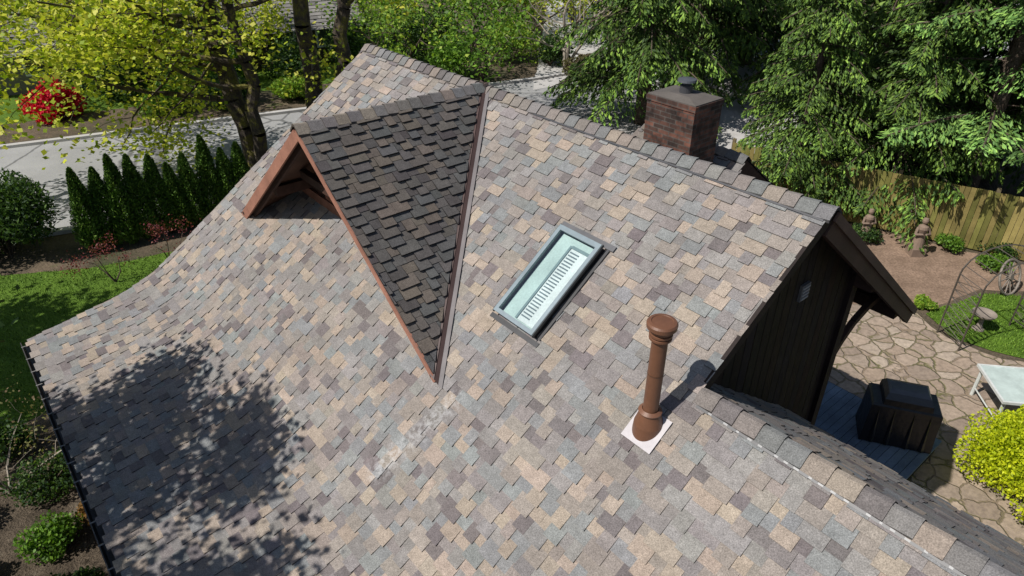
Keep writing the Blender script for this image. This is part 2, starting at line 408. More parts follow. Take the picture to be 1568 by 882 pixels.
fbox(mb,s0-.09,s1+.09,e1+.022,e1+.07,.018,.026,0,(.05,.05,.052)); fbox(mb,s0-.09,s1+.12,e0-.08,e0-.022,.02,.03,0,(.10,.10,.105))
fbox(mb,s1+.024,s1+.07,e0-.02,e1,.02,.028,0,(.045,.045,.048)); fbox(mb,s0-.07,s0-.024,e0-.02,e1,.02,.028,0,(.06,.06,.06))
mb.obj('curb_and_frame',[M_metal],sk)
mb=MB()
fbox(mb,s0+.04,s1-.04,e0+.04,e1-.04,.03,.045,0,(.47,.58,.56))
fbox(mb,s0+.30,s1-.06,e0+.14,e1-.05,.046,.060,0,(.70,.74,.74))
fbox(mb,s0+.27,s0+.30,e0+.12,e1-.05,.046,.075,0,(.20,.27,.28))
fbox(mb,s0+.30,s1-.06,e0+.11,e0+.14,.046,.075,0,(.20,.27,.28))
e=e0+.17
while e<e1-.08:
    fbox(mb,s0+.32,s0+.46,e,e+.013,.061,.068,0,(.16,.20,.22)); e+=.034
mb.obj('light_well_and_blind',[M_gen],sk)
mb=MB(); h=.118
mb.face([fr(s0+f-.01,e0+f-.01,h),fr(s1-f+.01,e0+f-.01,h),fr(s1-f+.01,e1-f*.8+.01,h),fr(s0+f-.01,e1-f*.8+.01,h)],0,(1,1,1))
mg=bpy.data.materials.new('skylight_glass'); mg.use_nodes=True; nt=mg.node_tree; nt.nodes.clear()
o=nt.nodes.new('ShaderNodeOutputMaterial'); tr=nt.nodes.new('ShaderNodeBsdfTransparent'); gl=nt.nodes.new('ShaderNodeBsdfGlossy'); gl.inputs['Roughness'].default_value=.03
tr.inputs[0].default_value=(.93,.98,.97,1)
ms=nt.nodes.new('ShaderNodeMixShader'); ms.inputs[0].default_value=.15
nt.links.new(tr.outputs[0],ms.inputs[1]); nt.links.new(gl.outputs[0],ms.inputs[2]); nt.links.new(ms.outputs[0],o.inputs[0])
mb.obj('glass_pane',[mg],sk)

# ---- vent pipe
vp=empty('roof_vent_pipe'); mb=MB()
ps,pe=5.34,2.27; bx,by,bz=W(ps,pe,ZR-T*pe); PB=(.14,.062,.033)
fbox(mb,ps-.17,ps+.19,pe-.13,pe+.17,.026,.030,0,(.42,.39,.40))
mb.obj('base_flashing',[M_metal],vp); mb=MB()
lathe(mb,(bx,by,bz),[(.155,-.10),(.142,.06),(.10,.20),(.09,.22)],40,0,PB)
lathe(mb,(bx,by,bz),[(.080,.18),(.112,.20),(.114,.212),(.080,.235)],40,0,(.16,.074,.042))
lathe(mb,(bx,by,bz),[(.074,.2),(.074,1.12)],40,0,PB)
lathe(mb,(bx,by,bz),[(.076,.66),(.077,.66),(.077,.668),(.076,.668)],40,0,(.08,.04,.024))
mb.obj('pipe_shaft',[M_metal],vp,smooth=False); mb=MB()
h=1.05
lathe(mb,(bx,by,bz),[(.075,h),(.104,h+.01),(.104,h+.03),(.092,h+.035),(.092,h+.045),(.106,h+.05),(.106,h+.07),(.092,h+.075),(.092,h+.085),(.106,h+.09),(.106,h+.11),(.092,h+.115),(.092,h+.125),(.136,h+.13),(.139,h+.17),(.125,h+.188),(.10,h+.192),(.095,h+.184),(.0,h+.187)],40,0,PB)
mb.obj('vent_cap',[M_metal],vp)

# ---- chimney
def mat_brick():
    m,nt,b,o=nodes_of('brick'); c=geo(nt)
    sp=nt.nodes.new('ShaderNodeSeparateXYZ'); nt.links.new(c,sp.inputs[0])
    ad=nt.nodes.new('ShaderNodeMath'); ad.operation='ADD'; nt.links.new(sp.outputs[0],ad.inputs[0]); nt.links.new(sp.outputs[1],ad.inputs[1])
    cb=nt.nodes.new('ShaderNodeCombineXYZ'); nt.links.new(ad.outputs[0],cb.inputs[0]); nt.links.new(sp.outputs[2],cb.inputs[1])
    br=nt.nodes.new('ShaderNodeTexBrick'); nt.links.new(cb.outputs[0],br.inputs[0])
    br.inputs['Scale'].default_value=1; br.inputs['Brick Width'].default_value=.22; br.inputs['Row Height'].default_value=.075; br.inputs['Mortar Size'].default_value=.008
    br.inputs['Color1'].default_value=(.04,.024,.019,1); br.inputs['Color2'].default_value=(.18,.075,.05,1); br.inputs['Mortar'].default_value=(.09,.078,.068,1)
    n=noise(nt,4,4,.7,c); r=ramp(nt,n.outputs[0],[(.35,.30),(.68,1.3)]); x=mixc(nt,br.outputs[0],r.outputs[0],1.0)
    nt.links.new(x,b.inputs['Base Color']); b.inputs['Roughness'].default_value=.9
    bump(nt,b,br.outputs['Fac'],-.5,.01); return m
ch=empty('brick_chimney'); cx,cy,_=W(1.42,-3.0,0); ch.location=(cx,cy,.14); ch.rotation_euler=(0,0,math.atan2(Ry,Rx))
mb=MB()
def lbox(mb,x0,x1,y0,y1,z0,z1,mat=0,col=(.3,.3,.3)):
    boxpts(mb,[(x0,y0,z0),(x1,y0,z0),(x1,y1,z0),(x0,y1,z0),(x0,y0,z1),(x1,y0,z1),(x1,y1,z1),(x0,y1,z1)],mat,col)
lbox(mb,-.49,.49,-.36,.36,2.5,5.90); lbox(mb,-.505,.505,-.375,.375,5.901,5.99)
mb.obj('brick_stack',[mat_brick()],ch)
mb=MB()
base=[(-.49,-.36,5.991),(.49,-.36,5.991),(.49,.36,5.991),(-.49,.36,5.991)]; top=[(-.2,-.18,6.06),(.2,-.18,6.06),(.2,.18,6.06),(-.2,.18,6.06)]
b2=[(x,y,6.01) for x,y,z in base]
for A,B in ((base,b2),(b2,top)):
    for i in range(4): mb.face([A[i],A[(i+1)%4],B[(i+1)%4],B[i]],0,(.11,.098,.088))
mb.face(top,0,(.10,.09,.085)); mb.obj('mortar_crown',[M_gen],ch); mb=MB()
lathe(mb,(0,0,6.04),[(.11,0),(.10,.14),(.0,.14)],20,0,(.05,.05,.055))
lathe(mb,(0,0,6.04),[(.06,.13),(.06,.19),(.16,.20),(.15,.235),(.0,.26)],20,0,(.07,.075,.085)); mb.obj('flue_cap',[M_metal],ch)
mb=MB(); zz=5.08; er=-3.9
shingles(mb,planemap((0,er,zz),(1,0,0),(0,CP,-SP),(0,SP,CP)),1.7,lambda d:(-.05-.35*d,2.2+.2*d),[],dark=.7)
shingles(mb,planemap((0,er,zz),(1,0,0),(0,-CP,-SP),(0,-SP,CP)),1.8,lambda d:(-.05,2.2),[],dark=.7)
caps(mb,(-.05,er,zz),(2.22,er,zz),(0,CP,-SP),(0,-CP,-SP),dark=.8)
for s in (.0,2.2): mb.face([W(s,er,zz-.04),W(s,er+1.3,zz-1.04),W(s,er+1.3,2.5),W(s,er-1.4,0),W(s,er-1.4,zz-1.09)],0,(.05,.03,.025))
mb.face([W(0,er-1.4,0),W(2.2,er-1.4,0),W(2.2,er-1.4,zz-1.09),W(0,er-1.4,zz-1.09)],0,(.05,.03,.025))
mb.obj('rear_gablet',[M_sh],house)

# ------------------------------------------------------------- ground & paving
M_ground=mat_noise('soil_and_moss',[(.30,(.040,.060,.018)),(.46,(.085,.068,.045)),(.60,(.14,.105,.072)),(.74,(.065,.095,.022))],.5,fine=14,famt=(.6,1.35),bmp=.7,bd=.05)
M_grass=mat_noise('grass',[(.3,(.06,.12,.012)),(.7,(.12,.21,.022))],1.3,fine=45,famt=(.65,1.35),bmp=.8,bd=.04)
M_dirt=mat_noise('red_mulch',[(.3,(.17,.115,.080)),(.7,(.31,.215,.155))],1.6,fine=16,famt=(.6,1.3),bmp=.7,bd=.03)
M_conc=mat_noise('concrete',[(.3,(.38,.365,.35)),(.7,(.48,.465,.45))],.8,fine=30,famt=(.9,1.1),bmp=.2)
def mat_asphalt():
    m,nt,b,o=nodes_of('asphalt'); c=geo(nt)
    n=noise(nt,.35,5,.65,c); r=ramp(nt,n.outputs[0],[(.3,(.25,.248,.245)),(.7,(.34,.337,.333))])
    f=noise(nt,40,2,.7,c); rf=ramp(nt,f.outputs[0],[(.3,.85),(.7,1.15)]); x=mixc(nt,r.outputs[0],rf.outputs[0],1.0)
    w=noise(nt,.7,3,.6,c); mx=mixc(nt,c,w.outputs[1],.25,'MIX')
    v=nt.nodes.new('ShaderNodeTexVoronoi'); v.feature='DISTANCE_TO_EDGE'; v.inputs['Scale'].default_value=.35; nt.links.new(mx,v.inputs['Vector'])
    rv=ramp(nt,v.outputs['Distance'],[(.008,.45),(.018,1.0)]); x=mixc(nt,x,rv.outputs[0],1.0)
    nt.links.new(x,b.inputs['Base Color']); b.inputs['Roughness'].default_value=.9; return m
M_asph=mat_asphalt()
def mat_flag():
    m,nt,b,o=nodes_of('flagstone'); c=geo(nt)
    w=noise(nt,2.5,3,.6,c); mx=mixc(nt,c,w.outputs[1],.2,'MIX')
    v=nt.nodes.new('ShaderNodeTexVoronoi'); v.feature='DISTANCE_TO_EDGE'; v.inputs['Scale'].default_value=3.0; nt.links.new(mx,v.inputs['Vector'])
    v2=nt.nodes.new('ShaderNodeTexVoronoi'); v2.feature='F1'; v2.inputs['Scale'].default_value=3.0; nt.links.new(mx,v2.inputs['Vector'])
    sp=nt.nodes.new('ShaderNodeSeparateColor'); nt.links.new(v2.outputs['Color'],sp.inputs[0])
    rc=ramp(nt,sp.outputs[0],[(0,(.31,.235,.175)),(.35,(.39,.305,.235)),(.7,(.26,.20,.155)),(1,(.45,.37,.29))])
    f=noise(nt,9,4,.75,c); rf=ramp(nt,f.outputs[0],[(.3,.66),(.7,1.18)]); x=mixc(nt,rc.outputs[0],rf.outputs[0],1.0)
    e=ramp(nt,v.outputs['Distance'],[(.012,1.0),(.06,0.0)])
    jn=noise(nt,1.6,3,.6,c); jc=ramp(nt,jn.outputs[0],[(.4,(.22,.165,.115)),(.6,(.13,.12,.05))])
    x=mixc(nt,x,jc.outputs[0],e.outputs[0],'MIX'); nt.links.new(x,b.inputs['Base Color']); b.inputs['Roughness'].default_value=.85
    e2=ramp(nt,v.outputs['Distance'],[(.01,0.0),(.06,1.0)]); bump(nt,b,e2.outputs[0],.8,.03); return m
M_flag=mat_flag()
def sheetobj(name,pts,z,mat,parent=None):
    out=[]
    for i in range(len(pts)):
        a=pts[i];b=pts[(i+1)%len(pts)]; L=math.hypot(b[0]-a[0],b[1]-a[1]); n=max(1,min(40,int(L/.35))) if L<30 else 1
        for k_ in range(n):
            t=k_/n; j=.06 if (0<k_ and n>1) else 0
            out.append((a[0]+(b[0]-a[0])*t+random.uniform(-j,j),a[1]+(b[1]-a[1])*t+random.uniform(-j,j)))
    mb=MB(); mb.face([(x,y,z) for x,y in out],0,(.3,.3,.3)); return mb.obj(name,[mat],parent)
sheetobj('ground',[(-700,-700),(700,-700),(700,700),(-700,700)],0,M_ground)
cl=[(-60,2),(-40,11.5),(-26,17.5),(-18,21.3),(-7,26.2),(3,31),(14,37),(30,46),(60,62)]
def offs(cl,w):
    out=[]
    for i,p in enumerate(cl):
        a=cl[max(0,i-1)];b=cl[min(len(cl)-1,i+1)];dx,dy=b[0]-a[0],b[1]-a[1];L=math.hypot(dx,dy); out.append((p[0]-dy/L*w,p[1]+dx/L*w))
    return out
mb=MB(); A=offs(cl,4.1);B=offs(cl,-4.5)
for i in range(len(cl)-1): mb.face([(*A[i],.008),(*A[i+1],.008),(*B[i+1],.008),(*B[i],.008)],0)
mb.obj('road',[M_asph])
mb=MB()
for sg,w0 in ((1,4.1),(-1,4.5)):
    a=offs(cl,sg*w0);b=offs(cl,sg*(w0+.25))
    for i in range(len(cl)-1):
        if sg==-1 and cl[i][0]>-8 and cl[i][0]<20: continue
        mb.face([(*a[i],.12),(*a[i+1],.12),(*b[i+1],.12),(*b[i],.12)],0); mb.face([(*a[i],.0),(*a[i+1],.0),(*a[i+1],.12),(*a[i],.12)],0)
        mb.face([(*b[i],.0),(*b[i+1],.0),(*b[i+1],.12),(*b[i],.12)],0)
mb.obj('kerb',[M_conc])
sheetobj('driveway',[(4.5,23),(12.5,22.5),(13,36),(0,29)],.012,M_conc)
sheetobj('far_driveway',[(1,33),(5,35),(7,60),(3,60)],.016,M_conc)
lawnpts=[(-26,13.5),(-19,16.2),(-14.5,15.6),(-11.5,16.2),(-8.6,17.6),(-6.5,17.4),(-7.2,14),(-8.6,11.8),(-9.6,10.2),(-13,8.6),(-26,6)]
sheetobj('lawn',lawnpts,.006,M_grass)
backlawn=[(10.1,14.0),(12,14.9),(19,14.3),(20,11),(13,11.4),(11.2,12.3),(10.2,13.0)]
sheetobj('back_lawn',backlawn,.018,M_grass)
sheetobj('far_lawn',[(-45,22),(-28,24),(-16,31),(-4,36.5),(-4,52),(-45,52)],.006,M_grass)
sheetobj('garden_path',[(6,14.0),(8,14.4),(10.3,14.2),(12,15.1),(22,14.5),(22,18),(14,16.4),(11,18.4),(6,21)],.006,M_dirt)
sheetobj('flagstone_patio',[(4.5,6),(9.8,5.0),(14.0,8.5),(13.4,11.2),(10.9,12.2),(10.1,13.0),(9.9,14.0),(9.0,14.6),(7.6,14.2),(4.5,13.5)],.014,M_flag)
sheetobj('garden_bed',[(-10.5,9.2),(-8.2,11),(-6.8,13),(-6.5,12),(-4.8,6),(-4,1),(-12,1)],.005,mat_noise('garden_soil',[(.3,(.04,.03,.02)),(.55,(.11,.085,.06)),(.75,(.22,.19,.14))],2.2,fine=30,famt=(.5,1.4),bmp=1,bd=.05))
mb=MB()
s=3.2; 
while s<6.15:
    c=random.uniform(.85,1.15); hbox(mb,s,s+.13,-5.60,-1.96,.30,.34,0,(.15*c,.20*c,.26*c)); s+=.138
hbox(mb,3.2,6.16,-5.62,-5.605,.0,.33,0,(.02,.02,.02))
hbox(mb,6.165,6.18,-5.60,-1.96,.0,.33,0,(.02,.02,.02))
mb.obj('wooden_deck',[M_wood])

# ------------------------------------------------------------- vegetation
def npmesh(name,verts,nper,cols,mat):
    n=len(verts)//nper; me=bpy.data.meshes.new(name)
    me.vertices.add(len(verts)); me.vertices.foreach_set('co',verts.astype(np.float32).ravel())
    me.loops.add(n*nper); me.loops.foreach_set('vertex_index',np.arange(n*nper,dtype=np.int32))
    me.polygons.add(n); me.polygons.foreach_set('loop_start',np.arange(0,n*nper,nper,dtype=np.int32))
    try: me.polygons.foreach_set('loop_total',np.full(n,nper,dtype=np.int32))
    except Exception: pass
    me.update(calc_edges=True)
    ca=me.color_attributes.new('Col','FLOAT_COLOR','CORNER')
    c4=np.concatenate([cols,np.ones((n,1))],1); ca.data.foreach_set('color',np.repeat(c4,nper,0).astype(np.float32).ravel())
    me.materials.append(mat); return me
def unit(a): return a/(np.linalg.norm(a,axis=1,keepdims=True)+1e-9)
def leafverts(c,u,v,L,Wd):
    L=L[:,None];Wd=Wd[:,None]
    P=np.stack([c-u*L/2,c+v*Wd/2+u*L*.05,c+u*L/2,c-v*Wd/2+u*L*.05],1); return P.reshape(-1,3)
def leaves(c,size,aspect=.7,bias=None,bw=0):
    n=len(c); u=unit(rng.normal(size=(n,3))+ (0 if bias is None else bias*bw)); r=rng.normal(size=(n,3)); v=unit(np.cross(u,r))
    L=size*rng.uniform(.6,1.4,n); return leafverts(c,u,v,L,L*aspect)
def flatleaves(c,size,aspect=.85,tilt=.6):
    n=len(c); nn=unit(V(0,0,1)[None]+rng.normal(size=(n,3))*tilt); u=unit(np.cross(nn,rng.normal(size=(n,3)))); v=np.cross(nn,u)
    L=size*rng.uniform(.6,1.4,n); return leafverts(c,u,v,L,L*aspect)
def palcol(n,pal,j=.18):
    pal=np.array(pal); i=rng.integers(0,len(pal),n); return np.clip(pal[i]*rng.uniform(1-j,1+j,(n,1)),0,1)
ML=mat_leaf('leaf',.38); MLC=mat_leaf('conifer_leaf',0,.65)
def mat_bark():
    m,nt,b,o=nodes_of('mossy_bark'); c=geo(nt)
    n=noise(nt,3,5,.7,c); r=ramp(nt,n.outputs[0],[(.38,(.045,.033,.024)),(.5,(.085,.065,.048)),(.58,(.15,.13,.03)),(.72,(.22,.20,.035))])
    f=noise(nt,25,3,.7,c); rf=ramp(nt,f.outputs[0],[(.3,.6),(.7,1.3)]); x=mixc(nt,r.outputs[0],rf.outputs[0],1.0); nt.links.new(x,b.inputs['Base Color'])
    b.inputs['Roughness'].default_value=.95; bump(nt,b,f.outputs[0],.9,.05); return m
MBK=mat_bark()
MBK2=mat_noise('bark',[(.3,(.06,.042,.03)),(.7,(.14,.11,.085))],4,fine=25,famt=(.6,1.3),bmp=.9,bd=.04)
MPALE=mat_noise('pale_bark',[(.3,(.22,.19,.15)),(.7,(.38,.33,.27))],4,bmp=.3)
def grow(mb,p,d,L,r,lvl,tips,maxl,up=.05,wander=.18,nb=(3,5),spread=.9,sub=.55,mat=0):
    n=max(3,int(L/.5)); seg=L/n; p=V(*p);d=nrm(V(*d))
    for i in range(n):
        d=nrm(d+rng.normal(size=3)*wander+V(0,0,up)); q=p+d*seg
        r0=r*(1-.75*i/n); r1=r*(1-.75*(i+1)/n)
        tube(mb,p,q,r0,r1,7 if r0>.06 else (5 if r0>.02 else 3),mat)
        if lvl<maxl and i>=1:
            if random.random()<nb[0]/n*1.3:
                a=rng.normal(size=3); sd=nrm(np.cross(d,a)); nd=nrm(d*(1-spread*.5)+sd*spread+V(0,0,.05))
                grow(mb,q,nd,L*sub*random.uniform(.7,1.2)*(1-.4*i/n),r1*.6,lvl+1,tips,maxl,up,wander,nb,spread,sub,mat)
        if lvl>=maxl-1: tips.append(q)
        p=q
    tips.append(p)
def finish_tree(name,loc,tm,leafme,barkm,rot=0,scale=1):
    root=empty(name,loc); root.rotation_euler=(0,0,rot); root.scale=(scale,)*3
    if tm is not None: tm.obj('trunk_and_limbs',[barkm],root,smooth=True)
    if leafme is not None:
        o=bpy.data.objects.new('foliage',leafme); scene.collection.objects.link(o); o.parent=root
    return root
YG=[(.46,.50,.035),(.54,.56,.05),(.34,.42,.03),(.60,.58,.09),(.22,.30,.02)]
def maple(name,loc,stems,n_per=7,lsz=.14,pal=YG,jit=.42,mat=None):
    tm=MB(); tips=[]
    for (dx,dy,h,r,limbs) in stems:
        p=V(dx*.3,dy*.3,0); top=V(dx,dy,h); n=14; prev=p
        for i in range(n):
            t=(i+1)/n; q=p+(top-p)*t+V(rng.normal()*.10,rng.normal()*.10,0)
            tube(tm,prev,q,r*(1-.6*i/n)*(1.25 if i==0 else 1),r*(1-.6*(i+1)/n),10); prev=q
            for (lt,ld,LL,lr) in limbs:
                if abs(lt-t)<.5/n+.001: grow(tm,q,ld,LL,lr,1,tips,3,up=.01,wander=.16,nb=(5,5),spread=.95,sub=.5)
    tips=np.array(tips)
    c=np.repeat(tips,n_per,0)+rng.normal(size=(len(tips)*n_per,3))*jit*V(1,1,.5)
    cols=palcol(len(c),pal)
    me=npmesh(name+'_leaves',flatleaves(c,lsz,.85,.7),4,cols,mat or ML)
    return finish_tree(name,loc,tm,me,MBK)
L1=[(.24,(-1,-.35,.06),6.5,.11),(.32,(-.9,.3,.12),6,.11),(.36,(-.8,-.8,.08),6.5,.11),(.42,(-1,-.1,.15),8,.13),(.46,(.2,-1,.25),4,.09),(.5,(-.7,-.6,.2),7,.12),(.6,(-1,.1,.3),7,.1),(.66,(.5,.6,.3),5,.1),(.75,(-.4,-.9,.4),5,.09),(.85,(.3,.4,.8),4,.08),(.95,(-.3,.1,1),4,.08)]
L2=[(.30,(.3,-.9,.3),3,.07),(.40,(-.9,-.4,.2),6.5,.1),(.5,(.9,.2,.4),5,.1),(.6,(-.6,.6,.3),5,.1),(.7,(.5,-.7,.5),4,.08),(.85,(.2,.5,.9),4,.08),(.95,(0,0,1),3.5,.07)]
L3=[(.28,(-.9,-.5,.05),5.5,.09),(.38,(-1,.1,.08),6,.1),(.45,(-.6,-1,.1),5,.09),(.6,(-1,-.3,.2),6,.1),(.8,(-.3,.5,.6),4,.08)]
L4=[(.48,(1,.1,.04),4.5,.08),(.55,(1,-.5,.08),4.0,.08),(.7,(.9,.5,.2),4,.08),(.85,(.3,.5,.6),3.5,.08)]
maple('bigleaf_maple_tree',(-8.4,22.9,0),[(-1.9,.2,12,.36,L1),(-.3,-.6,11,.24,L3)],11,.15)
maple('bigleaf_maple_tree.001',(-7.2,24.6,0),[(.3,.1,13,.34,L2),(2.4,.3,12,.30,[(.45,(.9,-.1,.4),4,.08),(.6,(.6,.7,.4),4,.08),(.8,(.5,-.4,.6),4,.08),(.95,(.2,.2,1),3,.06)])],6,.15)
maple('bigleaf_maple_tree.002',(-16,31.5,0),[(-.6,.2,10,.22,L1)],7,.17)
maple('bigleaf_maple_tree.003',(-18.9,19.0,0),[(-.4,-.3,9,.18,L4)],9,.15)
LS=[(.40,(.6,-1,.10),3.2,.05),(.42,(.2,1,.12),3.0,.05),(.5,(1,.3,.15),2.6,.05),(.55,(-1,.3,.2),2.8,.05),(.62,(.2,1,.2),2.9,.05),(.66,(.1,-1,.25),3.6,.05),(.72,(.9,-.6,.2),3.0,.05),(.75,(.8,.7,.3),2.7,.05),(.8,(.8,-.6,.4),2.4,.05),(.84,(-.3,-1,.4),2.6,.05),(.88,(-.6,.5,.5),2,.04),(.95,(.3,.2,.9),1.8,.04)]
maple('shade_tree',(-9.35,3.55,0),[(.3,.0,9.0,.16,LS)],40,lsz=.11,jit=.27,pal=[(.07,.13,.02),(.10,.17,.03)],mat=MLC)
maple('shade_tree.001',(-17.5,9.0,0),[(.3,.1,9.0,.2,LS+[(.5,(-.5,1,.2),4,.06),(.6,(1,.4,.3),4,.06)])],12,lsz=.19,jit=.45)
def cloud(n,rad,lumps=14,lr=.42,hemi=True):
    rad=V(*rad); d=unit(rng.normal(size=(lumps,3))); 
    if hemi: d[:,2]=np.abs(d[:,2])
    lc=d*rad*rng.uniform(.35,.72,(lumps,1)); i=rng.integers(0,lumps,n); 
    q=unit(rng.normal(size=(n,3)))*(rng.random((n,1))**.3)*rad*lr*rng.uniform(.8,1.2,(lumps,1))[i]
    return lc[i]+q
def bush(name,loc,rad,n,size,pal,aspect=.7,lumps=14,bias=None,bw=0,lr=.42,jit=.2):
    c=cloud(n,rad,lumps,lr); c[:,2]+=rad[2]*.35; c=c[c[:,2]>0.01]
    cols=palcol(len(c),pal,jit); 
    me=npmesh(name,leaves(c,size,aspect,bias,bw),4,cols,ML)
    tm=MB()
    for i in range(7):
        a=i*.9; tube(tm,(0,0,0),(math.cos(a)*rad[0]*.5,math.sin(a)*rad[1]*.5,rad[2]*.8),.03,.01,5)
    return finish_tree(name,loc,tm,me,MBK2)
DG=[(.035,.075,.018),(.055,.11,.022),(.085,.15,.03),(.035,.07,.03)]
MG=[(.09,.19,.02),(.13,.26,.03),(.18,.32,.035),(.07,.14,.02)]
LG=[(.20,.33,.03),(.27,.40,.04),(.13,.25,.03),(.34,.43,.06)]
bush('rhododendron_bush',(-14.0,16.9,0),(1.6,1.5,2.0),14000,.13,DG,.4)
bush('rhododendron_bush.001',(-16.2,18.0,0),(1.5,1.4,2.0),8000,.13,DG,.4)
bush('golden_privet_bush',(8.98,8.35,0),(1.2,1.2,1.5),42000,.06,[(.50,.56,.015),(.62,.66,.02),(.38,.46,.015)],.6,lumps=40,lr=.36)
bush('red_azalea_bush',(-19.0,28.6,0),(1.5,1.1,1.25),7000,.12,[(.62,.015,.04),(.50,.01,.04),(.66,.03,.07)],.8)
bush('red_azalea_bush.001',(-22.0,27.0,0),(1.1,.9,.8),3500,.10,[(.5,.02,.05),(.35,.015,.03)],.8)
for i,(x,y,r,h,p) in enumerate([(-15,29.5,1.2,1.0,MG),(-12.5,30.6,1.4,1.1,DG),(-24,26.5,1.4,1.2,MG),(-6,34,1.5,1.3,LG),(-3,35.5,1.6,1.6,MG),(0,38,2.0,1.8,LG),(2,37.5,1.3,1.3,DG),(-10,31.5,1.2,.9,LG),(-20,33,1.8,1.6,DG),(-14,34,1.8,1.5,MG),(-8,38,2.2,2.0,DG),(-27,30,2,1.8,DG),(3.6,35.2,1.0,.9,[(.10,.08,.05),(.14,.13,.05)]),(-17.5,31.8,1.6,1.4,DG),(-11,35.5,1.8,1.6,DG),(-4.5,38.5,2,2,DG)]):
    bush('roadside_shrub' if i==0 else 'roadside_shrub.%03d'%i,(x,y,0),(r,r,h),4000,.13,p)
for i,(x,y,r,h,p) in enumerate([(-8.2,8.6,.7,.5,DG),(-7.4,7.3,.5,.45,MG),(-6.6,6.3,.55,.45,DG),(-9.3,9.3,.6,.6,DG),(-5.8,5.2,.6,.4,MG),(-7.6,6.0,.5,.4,LG),(-9.2,7.6,.5,.5,[(.10,.04,.03),(.14,.07,.04)]),(-8.4,6.6,.5,.5,[(.13,.11,.03),(.17,.13,.05)]),(-7.9,10.3,.4,.35,[(.16,.15,.03),(.2,.2,.04)]),(-6.9,5.6,.4,.4,[(.16,.06,.04),(.12,.09,.04)]),(-7.0,7.9,.35,.3,[(.30,.16,.05),(.2,.12,.05)])]):
    bush('garden_shrub' if i==0 else 'garden_shrub.%03d'%i,(x,y,0),(r,r,h),2600,.06,p)
for i,(x,y,r,h,p) in enumerate([(13,16.2,.5,.35,MG),(10.2,17.8,.5,.4,DG),(15.5,14.9,.5,.5,LG),(12.3,17.2,.5,.4,MG),(9.0,14.9,.35,.3,DG),(10.2,14.3,.3,.2,LG),(9.2,14.5,.25,.15,LG),(13.6,17.0,.6,.4,DG)]):
    bush('border_plant' if i==0 else 'border_plant.%03d'%i,(x,y,0),(r,r,h),1800,.07,p)
def arborvitae_mesh():
    n=12000; t=rng.random(n)**1.1; a=rng.uniform(0,2*math.pi,n); H=2.4
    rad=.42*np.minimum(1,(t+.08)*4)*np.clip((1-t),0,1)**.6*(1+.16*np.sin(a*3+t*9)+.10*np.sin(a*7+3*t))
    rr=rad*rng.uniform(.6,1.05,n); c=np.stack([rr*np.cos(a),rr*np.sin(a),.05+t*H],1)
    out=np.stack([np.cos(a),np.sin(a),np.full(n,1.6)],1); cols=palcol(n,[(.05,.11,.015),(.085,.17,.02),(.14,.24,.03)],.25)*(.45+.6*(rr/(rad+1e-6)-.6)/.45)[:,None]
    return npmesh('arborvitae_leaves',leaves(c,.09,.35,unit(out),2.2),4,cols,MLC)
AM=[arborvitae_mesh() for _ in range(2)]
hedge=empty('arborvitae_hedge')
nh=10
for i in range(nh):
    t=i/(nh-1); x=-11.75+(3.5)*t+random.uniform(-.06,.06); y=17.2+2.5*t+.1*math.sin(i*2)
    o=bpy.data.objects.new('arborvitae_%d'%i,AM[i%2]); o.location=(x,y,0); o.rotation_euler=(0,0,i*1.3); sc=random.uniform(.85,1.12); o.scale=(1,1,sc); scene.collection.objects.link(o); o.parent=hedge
def smalltree(name,loc,h,r,npr,lsz,pal,jit,bark=MBK2,lv=2,trunks=3,spreadl=1.0):
    tm=MB();tips=[]
    for i in range(trunks):
        a=i*2*math.pi/trunks+random.random()
        grow(tm,(0,0,0),(math.cos(a)*.5*spreadl,math.sin(a)*.5*spreadl,1),h,r,0,tips,lv,up=.06,wander=.2,nb=(7,7),spread=.9,sub=.55)
    tips=np.array(tips); me=None
    if npr>0:
        c=np.repeat(tips,npr,0)+rng.normal(size=(len(tips)*npr,3))*jit; me=npmesh(name,flatleaves(c,lsz,.7,.9),4,palcol(len(c),pal),ML)
    return finish_tree(name,loc,tm,me,bark)
MR=[(.18,.035,.045),(.13,.03,.035),(.23,.07,.05)]
smalltree('japanese_maple_tree',(-10.4,15.5,0),1.05,.025,7,.05,MR,.11)
smalltree('japanese_maple_tree.001',(-9.2,16.3,0),1.0,.025,7,.05,MR,.11)
smalltree('budding_shrub',(-8.8,8.4,0),1.5,.025,2,.05,[(.25,.18,.10),(.2,.2,.07)],.12,MPALE,3,4,1.6)
smalltree('budding_shrub.001',(-7.6,9.4,0),1.2,.02,2,.05,[(.25,.18,.10),(.2,.2,.07)],.12,MPALE,3,4,1.6)
smalltree('bare_tree',(2.8,36.5,0),6.5,.09,0,.1,MR,.1,MPALE,3,3)
for i,(x,y,h) in enumerate([(-5.5,37,6.5),(-2.2,40,7),(.8,43,7.5),(-9,42,7),(-16,38,6),(4,47,8),(-22,41,8),(-1.5,34.6,4),(-12.5,36.5,5),(-19,35,6),(-4,44,8),(-26,33,6),(1.2,50,9)]):
    smalltree('vine_maple_tree' if i==0 else 'vine_maple_tree.%03d'%i,(x,y,0),h*.62,.08,6,.20,[LG,MG,YG][i%3],.5,MBK2,2,4)
